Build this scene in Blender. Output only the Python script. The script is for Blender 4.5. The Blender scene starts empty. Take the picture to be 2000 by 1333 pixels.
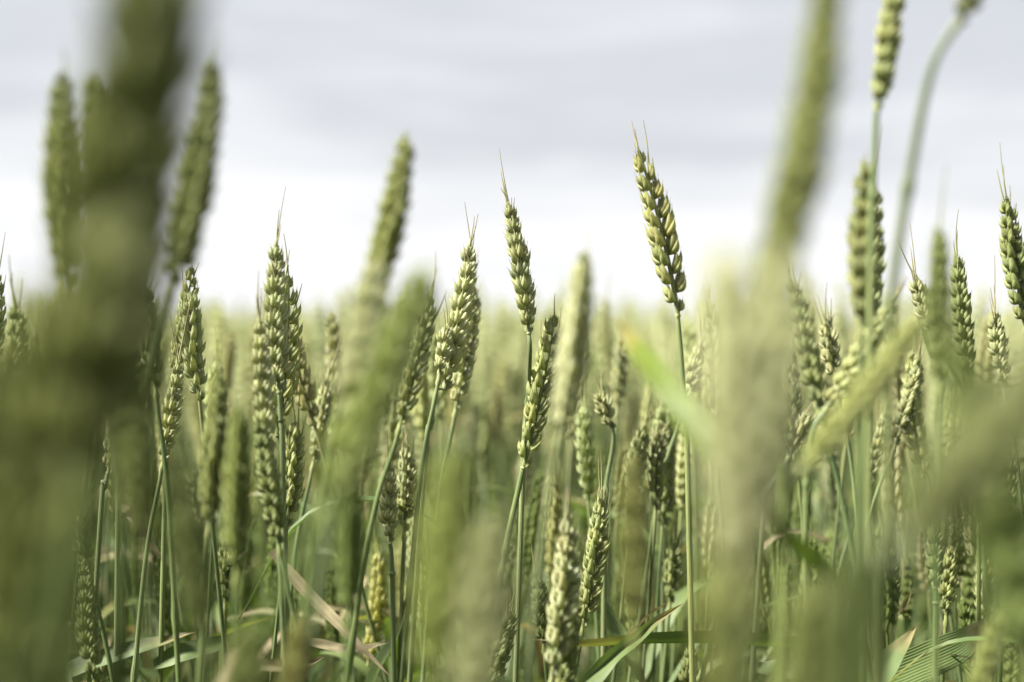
import bpy, math, random
import numpy as np
from mathutils import Vector, Matrix

random.seed(11); rng = np.random.default_rng(11)
S = bpy.context.scene
COL = S.collection

# ------------------------------------------------------------------ camera
CAM_H = 0.82
HORIZON = 642.0
LENS = 50.0
F = 2000 * LENS / 36.0
cam_d = bpy.data.cameras.new('camera')
cam = bpy.data.objects.new('camera', cam_d); COL.objects.link(cam)
PITCH = math.atan((666.5 - HORIZON) / F)
cam.location = (0, 0, CAM_H)
cam.rotation_euler = (math.pi / 2 - PITCH, 0, 0)
cam_d.lens = LENS; cam_d.sensor_width = 36
cam_d.clip_start = 0.01; cam_d.clip_end = 3000
cam_d.dof.use_dof = True
cam_d.dof.focus_distance = 0.90
cam_d.dof.aperture_fstop = 2.8
S.camera = cam

# ------------------------------------------------------------------ light and exposure
SUN_EL, SUN_AZ = math.radians(50), math.radians(-101)     # azimuth measured from +Y towards +X
w = bpy.data.worlds.new('World'); S.world = w; w.use_nodes = True
nt = w.node_tree; nt.nodes.clear()
def N(tree, typ, **kw):
    n = tree.nodes.new(typ)
    for k, v in kw.items(): setattr(n, k, v)
    return n
def math_node(tree, op, a, b=None, c=None, clamp=False):
    n = tree.nodes.new('ShaderNodeMath'); n.operation = op; n.use_clamp = clamp
    for i, v in enumerate((a, b, c)):
        if v is None: continue
        if isinstance(v, (int, float)): n.inputs[i].default_value = v
        else: tree.links.new(v, n.inputs[i])
    return n.outputs[0]
def mixc(tree, f, a, b, mode='MIX'):
    n = tree.nodes.new('ShaderNodeMix'); n.data_type = 'RGBA'; n.blend_type = mode
    for k, v in ((0, f), (6, a), (7, b)):
        if isinstance(v, (int, float)): n.inputs[k].default_value = v
        elif isinstance(v, tuple): n.inputs[k].default_value = (*v, 1)
        else: tree.links.new(v, n.inputs[k])
    return n.outputs[2]
def ramp(tree, f, stops, interp='LINEAR'):
    n = tree.nodes.new('ShaderNodeValToRGB'); cr = n.color_ramp; cr.interpolation = interp
    while len(cr.elements) > 1: cr.elements.remove(cr.elements[-1])
    for i, (p, c) in enumerate(stops):
        e = cr.elements[0] if i == 0 else cr.elements.new(p)
        e.position = p
        e.color = (*c, 1) if isinstance(c, tuple) else (c, c, c, 1)
    tree.links.new(f, n.inputs[0])
    return n.outputs[0]

sky = N(nt, 'ShaderNodeTexSky'); sky.sky_type = 'NISHITA'; sky.sun_disc = False
sky.sun_elevation = SUN_EL; sky.sun_rotation = SUN_AZ
sky.dust_density = 2.0
skyc = mixc(nt, 1.0, sky.outputs[0], (0.10, 0.10, 0.10), 'MULTIPLY')
tc = N(nt, 'ShaderNodeTexCoord')
sp = N(nt, 'ShaderNodeSeparateXYZ'); nt.links.new(tc.outputs['Generated'], sp.inputs[0])
z = math_node(nt, 'MAXIMUM', sp.outputs[2], 0.0)
den = math_node(nt, 'ADD', z, 0.16)
cx = math_node(nt, 'DIVIDE', sp.outputs[0], den)
cy = math_node(nt, 'DIVIDE', sp.outputs[1], den)
cb = N(nt, 'ShaderNodeCombineXYZ')
nt.links.new(math_node(nt, 'MULTIPLY', cx, 0.55), cb.inputs[0]); nt.links.new(cy, cb.inputs[1]); cb.inputs[2].default_value = 3.7
n1 = N(nt, 'ShaderNodeTexNoise'); n1.inputs['Scale'].default_value = 1.5; n1.inputs['Detail'].default_value = 5; n1.inputs['Roughness'].default_value = 0.5
n1.inputs['Distortion'].default_value = 0.35
nt.links.new(cb.outputs[0], n1.inputs['Vector'])
n2 = N(nt, 'ShaderNodeTexNoise'); n2.inputs['Scale'].default_value = 0.42; n2.inputs['Detail'].default_value = 2
nt.links.new(cb.outputs[0], n2.inputs['Vector'])
n3 = N(nt, 'ShaderNodeTexNoise'); n3.inputs['Scale'].default_value = 3.6; n3.inputs['Detail'].default_value = 6; n3.inputs['Roughness'].default_value = 0.6; n3.inputs['Distortion'].default_value = 0.8
nt.links.new(cb.outputs[0], n3.inputs['Vector'])
nn = math_node(nt, 'ADD', math_node(nt, 'MULTIPLY', n1.outputs[0], 0.62), math_node(nt, 'MULTIPLY', n2.outputs[0], 0.24))
nn = math_node(nt, 'ADD', nn, math_node(nt, 'MULTIPLY', n3.outputs[0], 0.14))
# cloud deck thins towards the horizon where the far sheet is seen edge-on and bright
hz = math_node(nt, 'MULTIPLY', math_node(nt, 'SUBTRACT', 0.17, z), 1.35)
nn = math_node(nt, 'ADD', nn, hz)
cloud = ramp(nt, nn, [(0.34, (0.53, 0.55, 0.585)), (0.46, (0.645, 0.665, 0.70)), (0.57, (0.79, 0.803, 0.83)), (0.69, (0.93, 0.935, 0.95))], 'EASE')
mix = mixc(nt, 0.93, skyc, cloud)
bg = N(nt, 'ShaderNodeBackground'); nt.links.new(mix, bg.inputs[0]); bg.inputs[1].default_value = 0.300
wo = N(nt, 'ShaderNodeOutputWorld'); nt.links.new(bg.outputs[0], wo.inputs[0])

sun_d = bpy.data.lights.new('sun', 'SUN'); sun_d.energy = 5.0; sun_d.angle = math.radians(11); sun_d.color = (1.0, 0.955, 0.86)
sun = bpy.data.objects.new('sun', sun_d); COL.objects.link(sun)
sdir = Vector((math.sin(SUN_AZ) * math.cos(SUN_EL), math.cos(SUN_AZ) * math.cos(SUN_EL), math.sin(SUN_EL)))
sun.rotation_euler = sdir.to_track_quat('Z', 'Y').to_euler()

S.view_settings.view_transform = 'Standard'; S.view_settings.look = 'None'
S.view_settings.exposure = 1.95; S.view_settings.gamma = 1.0; S.view_settings.use_curve_mapping = False
S.render.engine = 'CYCLES'
S.cycles.use_denoising = True
S.cycles.max_bounces = 7; S.cycles.diffuse_bounces = 3; S.cycles.glossy_bounces = 2; S.cycles.transmission_bounces = 4
S.cycles.caustics_reflective = False; S.cycles.caustics_refractive = False

def at(px, py, d):
    """Photograph pixel (2000x1333) at distance d along the view -> point in the field."""
    x = (px - 1000) / F * d; v = -(py - 666.5) / F * d
    return Vector((x, d * math.cos(PITCH) + v * math.sin(PITCH), CAM_H - d * math.sin(PITCH) + v * math.cos(PITCH)))

# ------------------------------------------------------------------ materials
def plant_material(name, kind):
    m = bpy.data.materials.new(name); m.use_nodes = True
    t = m.node_tree; t.nodes.clear()
    at_ = N(t, 'ShaderNodeAttribute', attribute_name='along')
    ar = N(t, 'ShaderNodeAttribute', attribute_name='round')
    oi = N(t, 'ShaderNodeObjectInfo')
    tcn = N(t, 'ShaderNodeTexCoord')
    geo = N(t, 'ShaderNodeNewGeometry')
    rnd = oi.outputs['Random']
    mp = N(t, 'ShaderNodeTexNoise'); mp.inputs['Scale'].default_value = 260 if kind == 'husk' else 60; mp.inputs['Detail'].default_value = 3
    t.links.new(geo.outputs['Position'], mp.inputs['Vector'])
    mb = N(t, 'ShaderNodeTexNoise'); mb.inputs['Scale'].default_value = 22; mb.inputs['Detail'].default_value = 2
    t.links.new(geo.outputs['Position'], mb.inputs['Vector'])
    T = at_.outputs['Fac']; R = ar.outputs['Fac']
    if kind == 'husk':
        body = mixc(t, ramp(t, mp.outputs[0], [(0.35, 0.0), (0.65, 1.0)]), (0.24, 0.260, 0.090), (0.43, 0.440, 0.21))
        body = mixc(t, ramp(t, mb.outputs[0], [(0.38, 0.0), (0.62, 0.55)]), body, (0.44, 0.45, 0.22))
        body = mixc(t, math_node(t, 'MULTIPLY', rnd, 0.55), body, (0.28, 0.32, 0.13))
        # papery pale margins on both sides of each husk, dry beak, pale base
        edge = math_node(t, 'ABSOLUTE', math_node(t, 'COSINE', math_node(t, 'MULTIPLY', R, 2 * math.pi)))
        em = ramp(t, edge, [(0.74, 0.0), (0.96, 0.80)])
        body = mixc(t, em, body, (0.55, 0.56, 0.36))
        base = ramp(t, T, [(0.0, 0.75), (0.16, 0.15), (0.30, 0.0)])
        body = mixc(t, base, body, (0.50, 0.53, 0.28))
        tip = ramp(t, T, [(0.74, 0.0), (0.90, 0.6), (1.0, 0.85)])
        body = mixc(t, tip, body, (0.46, 0.42, 0.22))
        vein = math_node(t, 'MULTIPLY', math_node(t, 'SINE', math_node(t, 'MULTIPLY', R, 2 * math.pi * 15)), 1.0)
        body = mixc(t, math_node(t, 'MULTIPLY_ADD', vein, 0.13, 0.13), body, (0.40, 0.44, 0.20))
        sk = N(t, 'ShaderNodeTexNoise'); sk.inputs['Scale'].default_value = 620; sk.inputs['Detail'].default_value = 2
        t.links.new(geo.outputs['Position'], sk.inputs['Vector'])
        pale = math_node(t, 'SUBTRACT', 1.0, oi.outputs['Alpha'])
        body = mixc(t, pale, body, (0.70, 0.71, 0.46))
        body = mixc(t, ramp(t, sk.outputs[0], [(0.66, 0.0), (0.74, 0.55)]), body, (0.17, 0.12, 0.05))
        rough, spec, trans, tc_ = 0.45, 0.40, 0.42, (1.05, 1.08, 0.55)
    elif kind == 'stem':
        body = mixc(t, ramp(t, mb.outputs[0], [(0.35, 0.0), (0.65, 1.0)]), (0.095, 0.14, 0.058), (0.17, 0.215, 0.095))
        body = mixc(t, ramp(t, T, [(0.0, 0.8), (0.5, 0.15), (0.93, 0.0), (0.965, 0.35), (1.0, 0.95)]), body, (0.42, 0.43, 0.20))
        vein = math_node(t, 'SINE', math_node(t, 'MULTIPLY', R, 2 * math.pi * 12))
        body = mixc(t, math_node(t, 'MULTIPLY_ADD', vein, 0.12, 0.12), body, (0.26, 0.33, 0.17))
        rough, spec, trans, tc_ = 0.40, 0.5, 0.12, (0.8, 1.0, 0.4)
    elif kind == 'leaf':
        body = mixc(t, ramp(t, mb.outputs[0], [(0.35, 0.0), (0.65, 1.0)]), (0.065, 0.105, 0.030), (0.125, 0.175, 0.055))
        vein = math_node(t, 'SINE', math_node(t, 'ADD', math_node(t, 'MULTIPLY', R, 2 * math.pi * 13), math_node(t, 'MULTIPLY', mb.outputs[0], 9.0)))
        body = mixc(t, math_node(t, 'MULTIPLY_ADD', vein, 0.10, 0.14), body, (0.30, 0.38, 0.17))
        dry = ramp(t, math_node(t, 'ADD', T, math_node(t, 'MULTIPLY_ADD', mp.outputs[0], 0.5, -0.25)), [(0.62, 0.0), (0.80, 0.9), (1.0, 1.0)])
        body = mixc(t, dry, body, (0.25, 0.215, 0.10))
        rough, spec, trans, tc_ = 0.45, 0.45, 0.32, (0.95, 1.1, 0.40)
    elif kind == 'dry':
        body = mixc(t, ramp(t, mp.outputs[0], [(0.35, 0.0), (0.65, 1.0)]), (0.16, 0.135, 0.07), (0.33, 0.29, 0.17))
        vein = math_node(t, 'SINE', math_node(t, 'MULTIPLY', R, 2 * math.pi * 13))
        body = mixc(t, math_node(t, 'MULTIPLY_ADD', vein, 0.15, 0.15), body, (0.46, 0.40, 0.28))
        rough, spec, trans, tc_ = 0.55, 0.3, 0.25, (1.0, 0.9, 0.6)
    else:  # awn
        body = mixc(t, T, (0.30, 0.32, 0.15), (0.30, 0.24, 0.15))
        rough, spec, trans, tc_ = 0.5, 0.3, 0.1, (1, 1, .6)
    body = mixc(t, 1.0, body, oi.outputs['Color'], 'MULTIPLY')
    p = N(t, 'ShaderNodeBsdfPrincipled')
    t.links.new(body, p.inputs['Base Color']); p.inputs['Roughness'].default_value = rough
    p.inputs['Specular IOR Level'].default_value = spec
    if kind in ('husk', 'leaf', 'stem', 'dry'):
        bp = N(t, 'ShaderNodeBump'); bp.inputs['Strength'].default_value = 0.6; bp.inputs['Distance'].default_value = 0.0003
        h = math_node(t, 'ADD', math_node(t, 'MULTIPLY', vein, 0.5), mp.outputs[0])
        t.links.new(h, bp.inputs['Height']); t.links.new(bp.outputs[0], p.inputs['Normal'])
    tr = N(t, 'ShaderNodeBsdfTranslucent')
    t.links.new(mixc(t, 1.0, body, tc_, 'MULTIPLY'), tr.inputs[0])
    ms = N(t, 'ShaderNodeMixShader'); ms.inputs[0].default_value = trans
    t.links.new(p.outputs[0], ms.inputs[1]); t.links.new(tr.outputs[0], ms.inputs[2])
    o = N(t, 'ShaderNodeOutputMaterial'); t.links.new(ms.outputs[0], o.inputs[0])
    return m
M_HUSK = plant_material('wheat_husk', 'husk'); M_STEM = plant_material('wheat_straw_green', 'stem')
M_LEAF = plant_material('wheat_leaf_green', 'leaf'); M_DRY = plant_material('wheat_leaf_dry', 'dry'); M_AWN = plant_material('wheat_awn', 'awn')

# ------------------------------------------------------------------ mesh pieces as numpy bundles: (verts, faces, along, round, mat)
class Bundle:
    def __init__(s): s.v = []; s.f = []; s.a = []; s.r = []; s.m = []; s.n = 0
    def add(s, v, f, a, r, mat=0, M=None):
        v = np.asarray(v, float)
        if M is not None:
            A = np.array(M); v = v @ A[:3, :3].T + A[:3, 3]
        s.v.append(v); s.f.append(np.asarray(f, int) + s.n); s.a.append(a); s.r.append(r)
        s.m.append(np.full(len(f), mat)); s.n += len(v)
    def merge(s, b, M=None):
        for v, f, a, r, m in zip(b.v, b.f_local(), b.a, b.r, b.m):
            A = v
            if M is not None:
                Q = np.array(M); A = v @ Q[:3, :3].T + Q[:3, 3]
            s.v.append(A); s.f.append(f + s.n); s.a.append(a); s.r.append(r); s.m.append(m); s.n += len(A)
    def f_local(s):
        out = []; k = 0
        for v, f in zip(s.v, s.f): out.append(f - k); k += len(v)
        return out
    def flat(s):
        b = Bundle(); b.v = [np.concatenate(s.v)]; b.f = [np.concatenate(s.f)]; b.a = [np.concatenate(s.a)]
        b.r = [np.concatenate(s.r)]; b.m = [np.concatenate(s.m)]; b.n = s.n; return b
    def mesh(s, name, mats):
        v = np.concatenate(s.v); f = np.concatenate(s.f); a = np.concatenate(s.a); r = np.concatenate(s.r); m = np.concatenate(s.m)
        me = bpy.data.meshes.new(name)
        me.vertices.add(len(v)); me.vertices.foreach_set('co', v.astype(np.float32).ravel())
        me.loops.add(f.size); me.loops.foreach_set('vertex_index', f.astype(np.int32).ravel())
        me.polygons.add(len(f)); me.polygons.foreach_set('loop_start', np.arange(0, f.size, 4, dtype=np.int32))
        me.polygons.foreach_set('material_index', m.astype(np.int32))
        me.update(calc_edges=True)
        me.polygons.foreach_set('use_smooth', np.ones(len(f), dtype=bool))
        for nm, d in (('along', a), ('round', r)):
            at2 = me.attributes.new(nm, 'FLOAT', 'POINT'); at2.data.foreach_set('value', np.asarray(d, np.float32))
        for x in mats: me.materials.append(x)
        me.validate(); return me

def grid_faces(nr, na, closed=True):
    f = []
    for i in range(nr - 1):
        for j in range(na if closed else na - 1):
            k = (j + 1) % na
            f.append((i * na + j, i * na + k, (i + 1) * na + k, (i + 1) * na + j))
    return np.array(f)

def husk(L, W, TH, nr=10, na=10, beak=0.10, belly=0.0008, curl=0.0):
    """One glume / lemma: a keeled boat-shaped scale closing to a sharp beak. Grows along +Z, back faces +X."""
    t = np.linspace(0, 1, nr) ** 0.88
    tb = np.clip(t / (1 - beak), 0, 1)
    r = np.sin(np.pi * tb ** 0.74) ** 0.82 * (1 - 0.15 * tb)
    r = np.maximum(r, np.where(t < 0.5, 0.18, 0.045)); r[-1] = 0.006
    ang = np.arange(na) / na * 2 * np.pi
    V = []; A = []; R = []
    for i in range(nr):
        ti = t[i]
        c, s = np.cos(ang), np.sin(ang)
        y = W * .5 * r[i] * c
        back = np.where(s > 0, s * (1 + 0.16 * s ** 6), s * 0.45)
        x = TH * .5 * r[i] * back + belly * np.sin(np.pi * ti) - curl * ti ** 2
        zz = np.full(na, L * ti)
        V.append(np.stack([x, y, zz], 1)); A.append(np.full(na, ti)); R.append(ang / (2 * np.pi))
    return np.concatenate(V), grid_faces(nr, na), np.concatenate(A), np.concatenate(R)

def tube(pts, rad, na=7, a0=0.0, a1=1.0):
    pts = [Vector(p) for p in pts]; n = len(pts)
    V = []; A = []; R = []
    up = Vector((1, 0.02, 0)).normalized(); 
    for i, p in enumerate(pts):
        d = (pts[min(i + 1, n - 1)] - pts[max(i - 1, 0)]).normalized()
        u = (up - d * up.dot(d))
        u = u.normalized() if u.length > 1e-5 else Vector((0, 1, 0)); up = u
        v = d.cross(u)
        rr = rad(i / (n - 1)) if callable(rad) else rad
        for j in range(na):
            a = 2 * math.pi * j / na
            V.append(p + u * (math.cos(a) * rr) + v * (math.sin(a) * rr))
            A.append(a0 + (a1 - a0) * i / (n - 1)); R.append(j / na)
    return np.array(V), grid_faces(n, na), np.array(A), np.array(R)

def rot(ax, deg): return Matrix.Rotation(math.radians(deg), 4, ax)

def spikelet(seed, res=(10, 10), lod=2):
    """A fan of two glumes and three to four florets, fan spreads in Y, back faces +X."""
    rd = random.Random(seed); b = Bundle()
    j = lambda a: rd.uniform(-a, a)
    nr, na = res
    def put(L, W, TH, fan, lean, off, beak=.1, roll=0):
        M = Matrix.Translation(off) @ rot('X', -fan) @ rot('Y', lean) @ rot('Z', roll)
        b.add(*husk(L, W, TH, nr, na, beak), 0, M)
    if lod == 0:
        for s in (-1, 1): put(.0105, .0052, .0046, s * 17, 3, (0, s * .0007, 0))
        return b.flat()
    # glumes: lowest, outermost pair, keeled, tips splayed outwards
    for q in (-1, 1):
        put(.0104 + j(.0007), .0043, .0037, q * (29 + j(3)), 7 + j(2), (.0003, q * .0010, 0), .20, q * 30)
    # outer florets, longer, with a short bristle point
    for q in (-1, 1):
        put(.0126 + j(.0009), .0042, .0040, q * (17 + j(2)), -1 + j(3), (-.0002, q * .0008, .0008), .24, q * 16)
    if lod >= 1:
        put(.0108 + j(.0008), .0036, .0034, j(5), 6 + j(3), (.0007, 0, .0024), .20)
    if lod >= 2:
        for q in (-1, 1): put(.0092 + j(.0008), .0028, .0026, q * 8 + j(3), -4, (-.0004, q * .0004, .0036), .22)
    return b.flat()

def awn_bundle(seed, L):
    rd = random.Random(seed)
    bx, by = rd.uniform(-.12, .12), rd.uniform(-.12, .12)
    pts = [(bx * L * t * t, by * L * t * t, L * t) for t in np.linspace(0, 1, 7)]
    b = Bundle(); b.add(*tube(pts, lambda t: .00042 * (1 - t) + .00017, 4), 0); return b

SPK_HI = [spikelet(i, (13, 12)) for i in range(4)]
SPK_MID = [spikelet(i + 10, (7, 7), 2) for i in range(4)]
SPK_LOW = [spikelet(30 + i, (4, 4), 0) for i in range(2)]
SPK_MESH = [b.mesh('spikelet', [M_HUSK]) for b in SPK_HI]
AWN_B = [awn_bundle(i, 1.0) for i in range(4)]   # unit length, thin scaled below
def awn_mesh(seed, L): return awn_bundle(seed, L).mesh('awn', [M_AWN])
AWN_MESH = [awn_mesh(i, l) for i, l in enumerate((.014, .020, .027, .035, .010))]

WID = 1.17
def ear_layout(B, T, bend, twist0, sc=None, seed=0, twist=25, pitch=.0051):
    """Rachis from base B to tip T with sideways bend. Returns list of (matrix, scale-less) placements and the rachis polyline."""
    rd = random.Random(seed)
    B, T = Vector(B), Vector(T); ax = T - B; L = ax.length; axn = ax.normalized()
    C = (B + T) * .5 + Vector(bend) * L
    P = lambda t: B * (1 - t) ** 2 + C * 2 * t * (1 - t) + T * t * t
    D = lambda t: ((C - B) * (1 - t) + (T - C) * t).normalized()
    s = (sc or min(max(L / .092, .82), 1.3)) * WID
    n = max(6, int(round((L - .010 * s) / (pitch * s / WID))))
    out = []
    for i in range(n):
        t = (i + .2) / n * (1 - .0105 * s / L)
        d = D(t)
        # reference direction: perpendicular in-picture axis, rotated by twist0
        ref = Vector((1, 0, 0)); ref = (ref - d * ref.dot(d)).normalized()
        a = math.radians(twist0 + twist * t + rd.uniform(-10, 10)) + (math.pi if i % 2 else 0)
        xo = ref * math.cos(a) + d.cross(ref) * math.sin(a)
        yo = d.cross(xo)
        fr = Matrix((xo, yo, d)).transposed().to_4x4()
        prof = .70 + .30 * math.sin(math.pi * min(1, (t + .10) / .55) / 2) if t < .42 else 1.0 - .56 * ((t - .42) / .58) ** 1.3
        if i == 0: prof *= .60
        if i == 1: prof *= .82
        k = s * prof * rd.uniform(.98, 1.16)
        lean = 15 + 7 * math.sin(math.pi * t) + rd.uniform(-4, 5) - 8 * t
        m = Matrix.Translation(P(t) + xo * (.0007 * s)) @ fr @ rot('Y', lean) @ rot('X', rd.uniform(-4, 4)) @ Matrix.Scale(k, 4)
        out.append((m, t, d, xo))
    # terminal spikelet, turned a quarter
    t = 1 - .0100 * s / L; d = D(t); ref = Vector((1, 0, 0)); ref = (ref - d * ref.dot(d)).normalized()
    a = math.radians(twist0 + twist + 90); xo = ref * math.cos(a) + d.cross(ref) * math.sin(a); yo = d.cross(xo)
    fr = Matrix((xo, yo, d)).transposed().to_4x4()
    out.append((Matrix.Translation(P(t)) @ fr @ Matrix.Scale(s * .52, 4), t, d, xo))
    rach = [P(x) for x in np.linspace(0, 1 - .006 / L, 14)]
    return out, rach, s, D(0)

def rachis_bundle(rach, s):
    b = Bundle(); b.add(*tube(rach, lambda t: (.0011 - .0005 * t) * s, 6, .96, 1.0), 1); return b

def ear_joined(B, T, bend, twist0, seed, bank, awns=3, sc=None, twist=25, pitch=.0050):
    lay, rach, s, d0 = ear_layout(B, T, bend, twist0, sc, seed, twist, pitch)
    rd = random.Random(seed + 5)
    b = rachis_bundle(rach, s)
    for k, (m, t, d, xo) in enumerate(lay): b.merge(rd.choice(bank), m)
    for k in range(awns):
        m, t, d, xo = lay[-1 - min(len(lay) - 1, int(rd.random() ** 1.5 * 9))]
        q = Matrix.Translation(m @ Vector((0, 0, .0090))) @ (d + xo * rd.uniform(-.06, .16) + Vector((rd.uniform(-.1, .1), rd.uniform(-.1, .1), 0))).to_track_quat('Z', 'Y').to_matrix().to_4x4()
        b.merge(awn_bundle(rd.randint(0, 99), rd.uniform(.010, .032)), q)
    return b, d0, s

def smooth_path(pts, n=26):
    """Catmull-Rom through pts"""
    P = [Vector(p) for p in pts]; P = [P[0] * 2 - P[1]] + P + [P[-1] * 2 - P[-2]]
    out = []; seg = len(P) - 3; per = max(3, n // seg)
    for i in range(seg):
        p0, p1, p2, p3 = P[i:i + 4]
        for k in range(per):
            t = k / per
            out.append(.5 * ((2 * p1) + (p2 - p0) * t + (2 * p0 - 5 * p1 + 4 * p2 - p3) * t * t + (3 * p1 - p0 - 3 * p2 + p3) * t ** 3))
    out.append(P[-2]); return out

def stem_bundle(pts, rtop=.00115, rbot=.0019, na=8, n=26):
    """pts run from the ground up to the ear"""
    b = Bundle(); pl = smooth_path(pts, n)
    b.add(*tube(pl, lambda t: rbot + (rtop - rbot) * t ** 1.5 + (.0009 * math.exp(-((t - .62) / .010) ** 2) if n > 40 else 0) + (.0007 * max(0, math.sin((t - .978) / .022 * 3 * math.pi)) if n > 40 and t > .978 else 0), na), 1)
    return b

def leaf_bundle(pts, width=.011, fold=.25, mat=2, n=22, twist=0.0, roll=0.0, side=None, nw=6):
    """blade along pts; a shallow V section, tapering to a point"""
    b = Bundle(); pl = smooth_path(pts, n); n = len(pl); V = []; A = []; R = []
    for i, p in enumerate(pl):
        t = i / (n - 1)
        d = (pl[min(i + 1, n - 1)] - pl[max(i - 1, 0)]).normalized()
        sd = Vector(side) if side else d.cross(Vector((0, 0, 1)))
        sd = sd - d * sd.dot(d)
        sd = sd.normalized() if sd.length > 1e-4 else Vector((1, 0, 0))
        sd = Matrix.Rotation(roll + twist * t, 3, d) @ sd
        nm = sd.cross(d)
        wv = width * (.55 + .45 * min(1, t / .18)) * (1 - max(0, (t - .35) / .65) ** 1.7) * .5 + .0002
        for j in range(nw + 1):
            u = j / nw * 2 - 1
            V.append(p + sd * (u * wv) + nm * (abs(u) * wv * fold + .00035 * math.sin(t * 19 + u * 3)))
            A.append(t); R.append(j / nw)
    b.add(np.array(V), grid_faces(n, nw + 1, False), np.array(A), np.array(R), mat)
    return b
MATS = [M_HUSK, M_STEM, M_LEAF, M_DRY, M_AWN]

def link(name, data, parent=None, mw=None):
    o = bpy.data.objects.new(name, data); COL.objects.link(o)
    if parent: o.parent = parent
    if mw is not None: o.matrix_basis = mw
    return o
def thing(name, loc, label, cat, group=None):
    e = link(name, None); e.empty_display_size = .05; e.location = loc
    e['label'] = label; e['category'] = cat; e['kind'] = 'thing'
    if group: e['group'] = group
    return e

# ------------------------------------------------------------------ ground
def soil():
    m = bpy.data.materials.new('field_soil'); m.use_nodes = True; t = m.node_tree
    p = t.nodes['Principled BSDF']; g = N(t, 'ShaderNodeNewGeometry')
    n = N(t, 'ShaderNodeTexNoise'); n.inputs['Scale'].default_value = 18; n.inputs['Detail'].default_value = 8; t.links.new(g.outputs[0], n.inputs['Vector'])
    t.links.new(ramp(t, n.outputs[0], [(0.35, (.045, .036, .022)), (.6, (.10, .085, .045)), (.7, (.13, .12, .06))]), p.inputs['Base Color'])
    p.inputs['Roughness'].default_value = .95
    b = N(t, 'ShaderNodeBump'); b.inputs['Distance'].default_value = .02; t.links.new(n.outputs[0], b.inputs['Height']); t.links.new(b.outputs[0], p.inputs['Normal'])
    return m
gm = bpy.data.meshes.new('ground')
R0 = 1500; gv = [(0, 0, 0)]; gf = []
rings = [2, 8, 30, 120, 500, R0]
for r in rings:
    for k in range(48):
        a = k / 48 * 2 * math.pi
        gv.append((r * math.cos(a), r * math.sin(a), 0.012 * math.sin(a * 5 + r) if r < 100 else 0))
for k in range(48): gf.append((0, 1 + k, 1 + (k + 1) % 48))
for i in range(len(rings) - 1):
    for k in range(48):
        a, b_ = 1 + i * 48 + k, 1 + i * 48 + (k + 1) % 48
        gf.append((a, a + 48, b_ + 48, b_))
gm.from_pydata(gv, [], gf); gm.materials.append(soil())
g = link('ground', gm); g['kind'] = 'structure'

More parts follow.
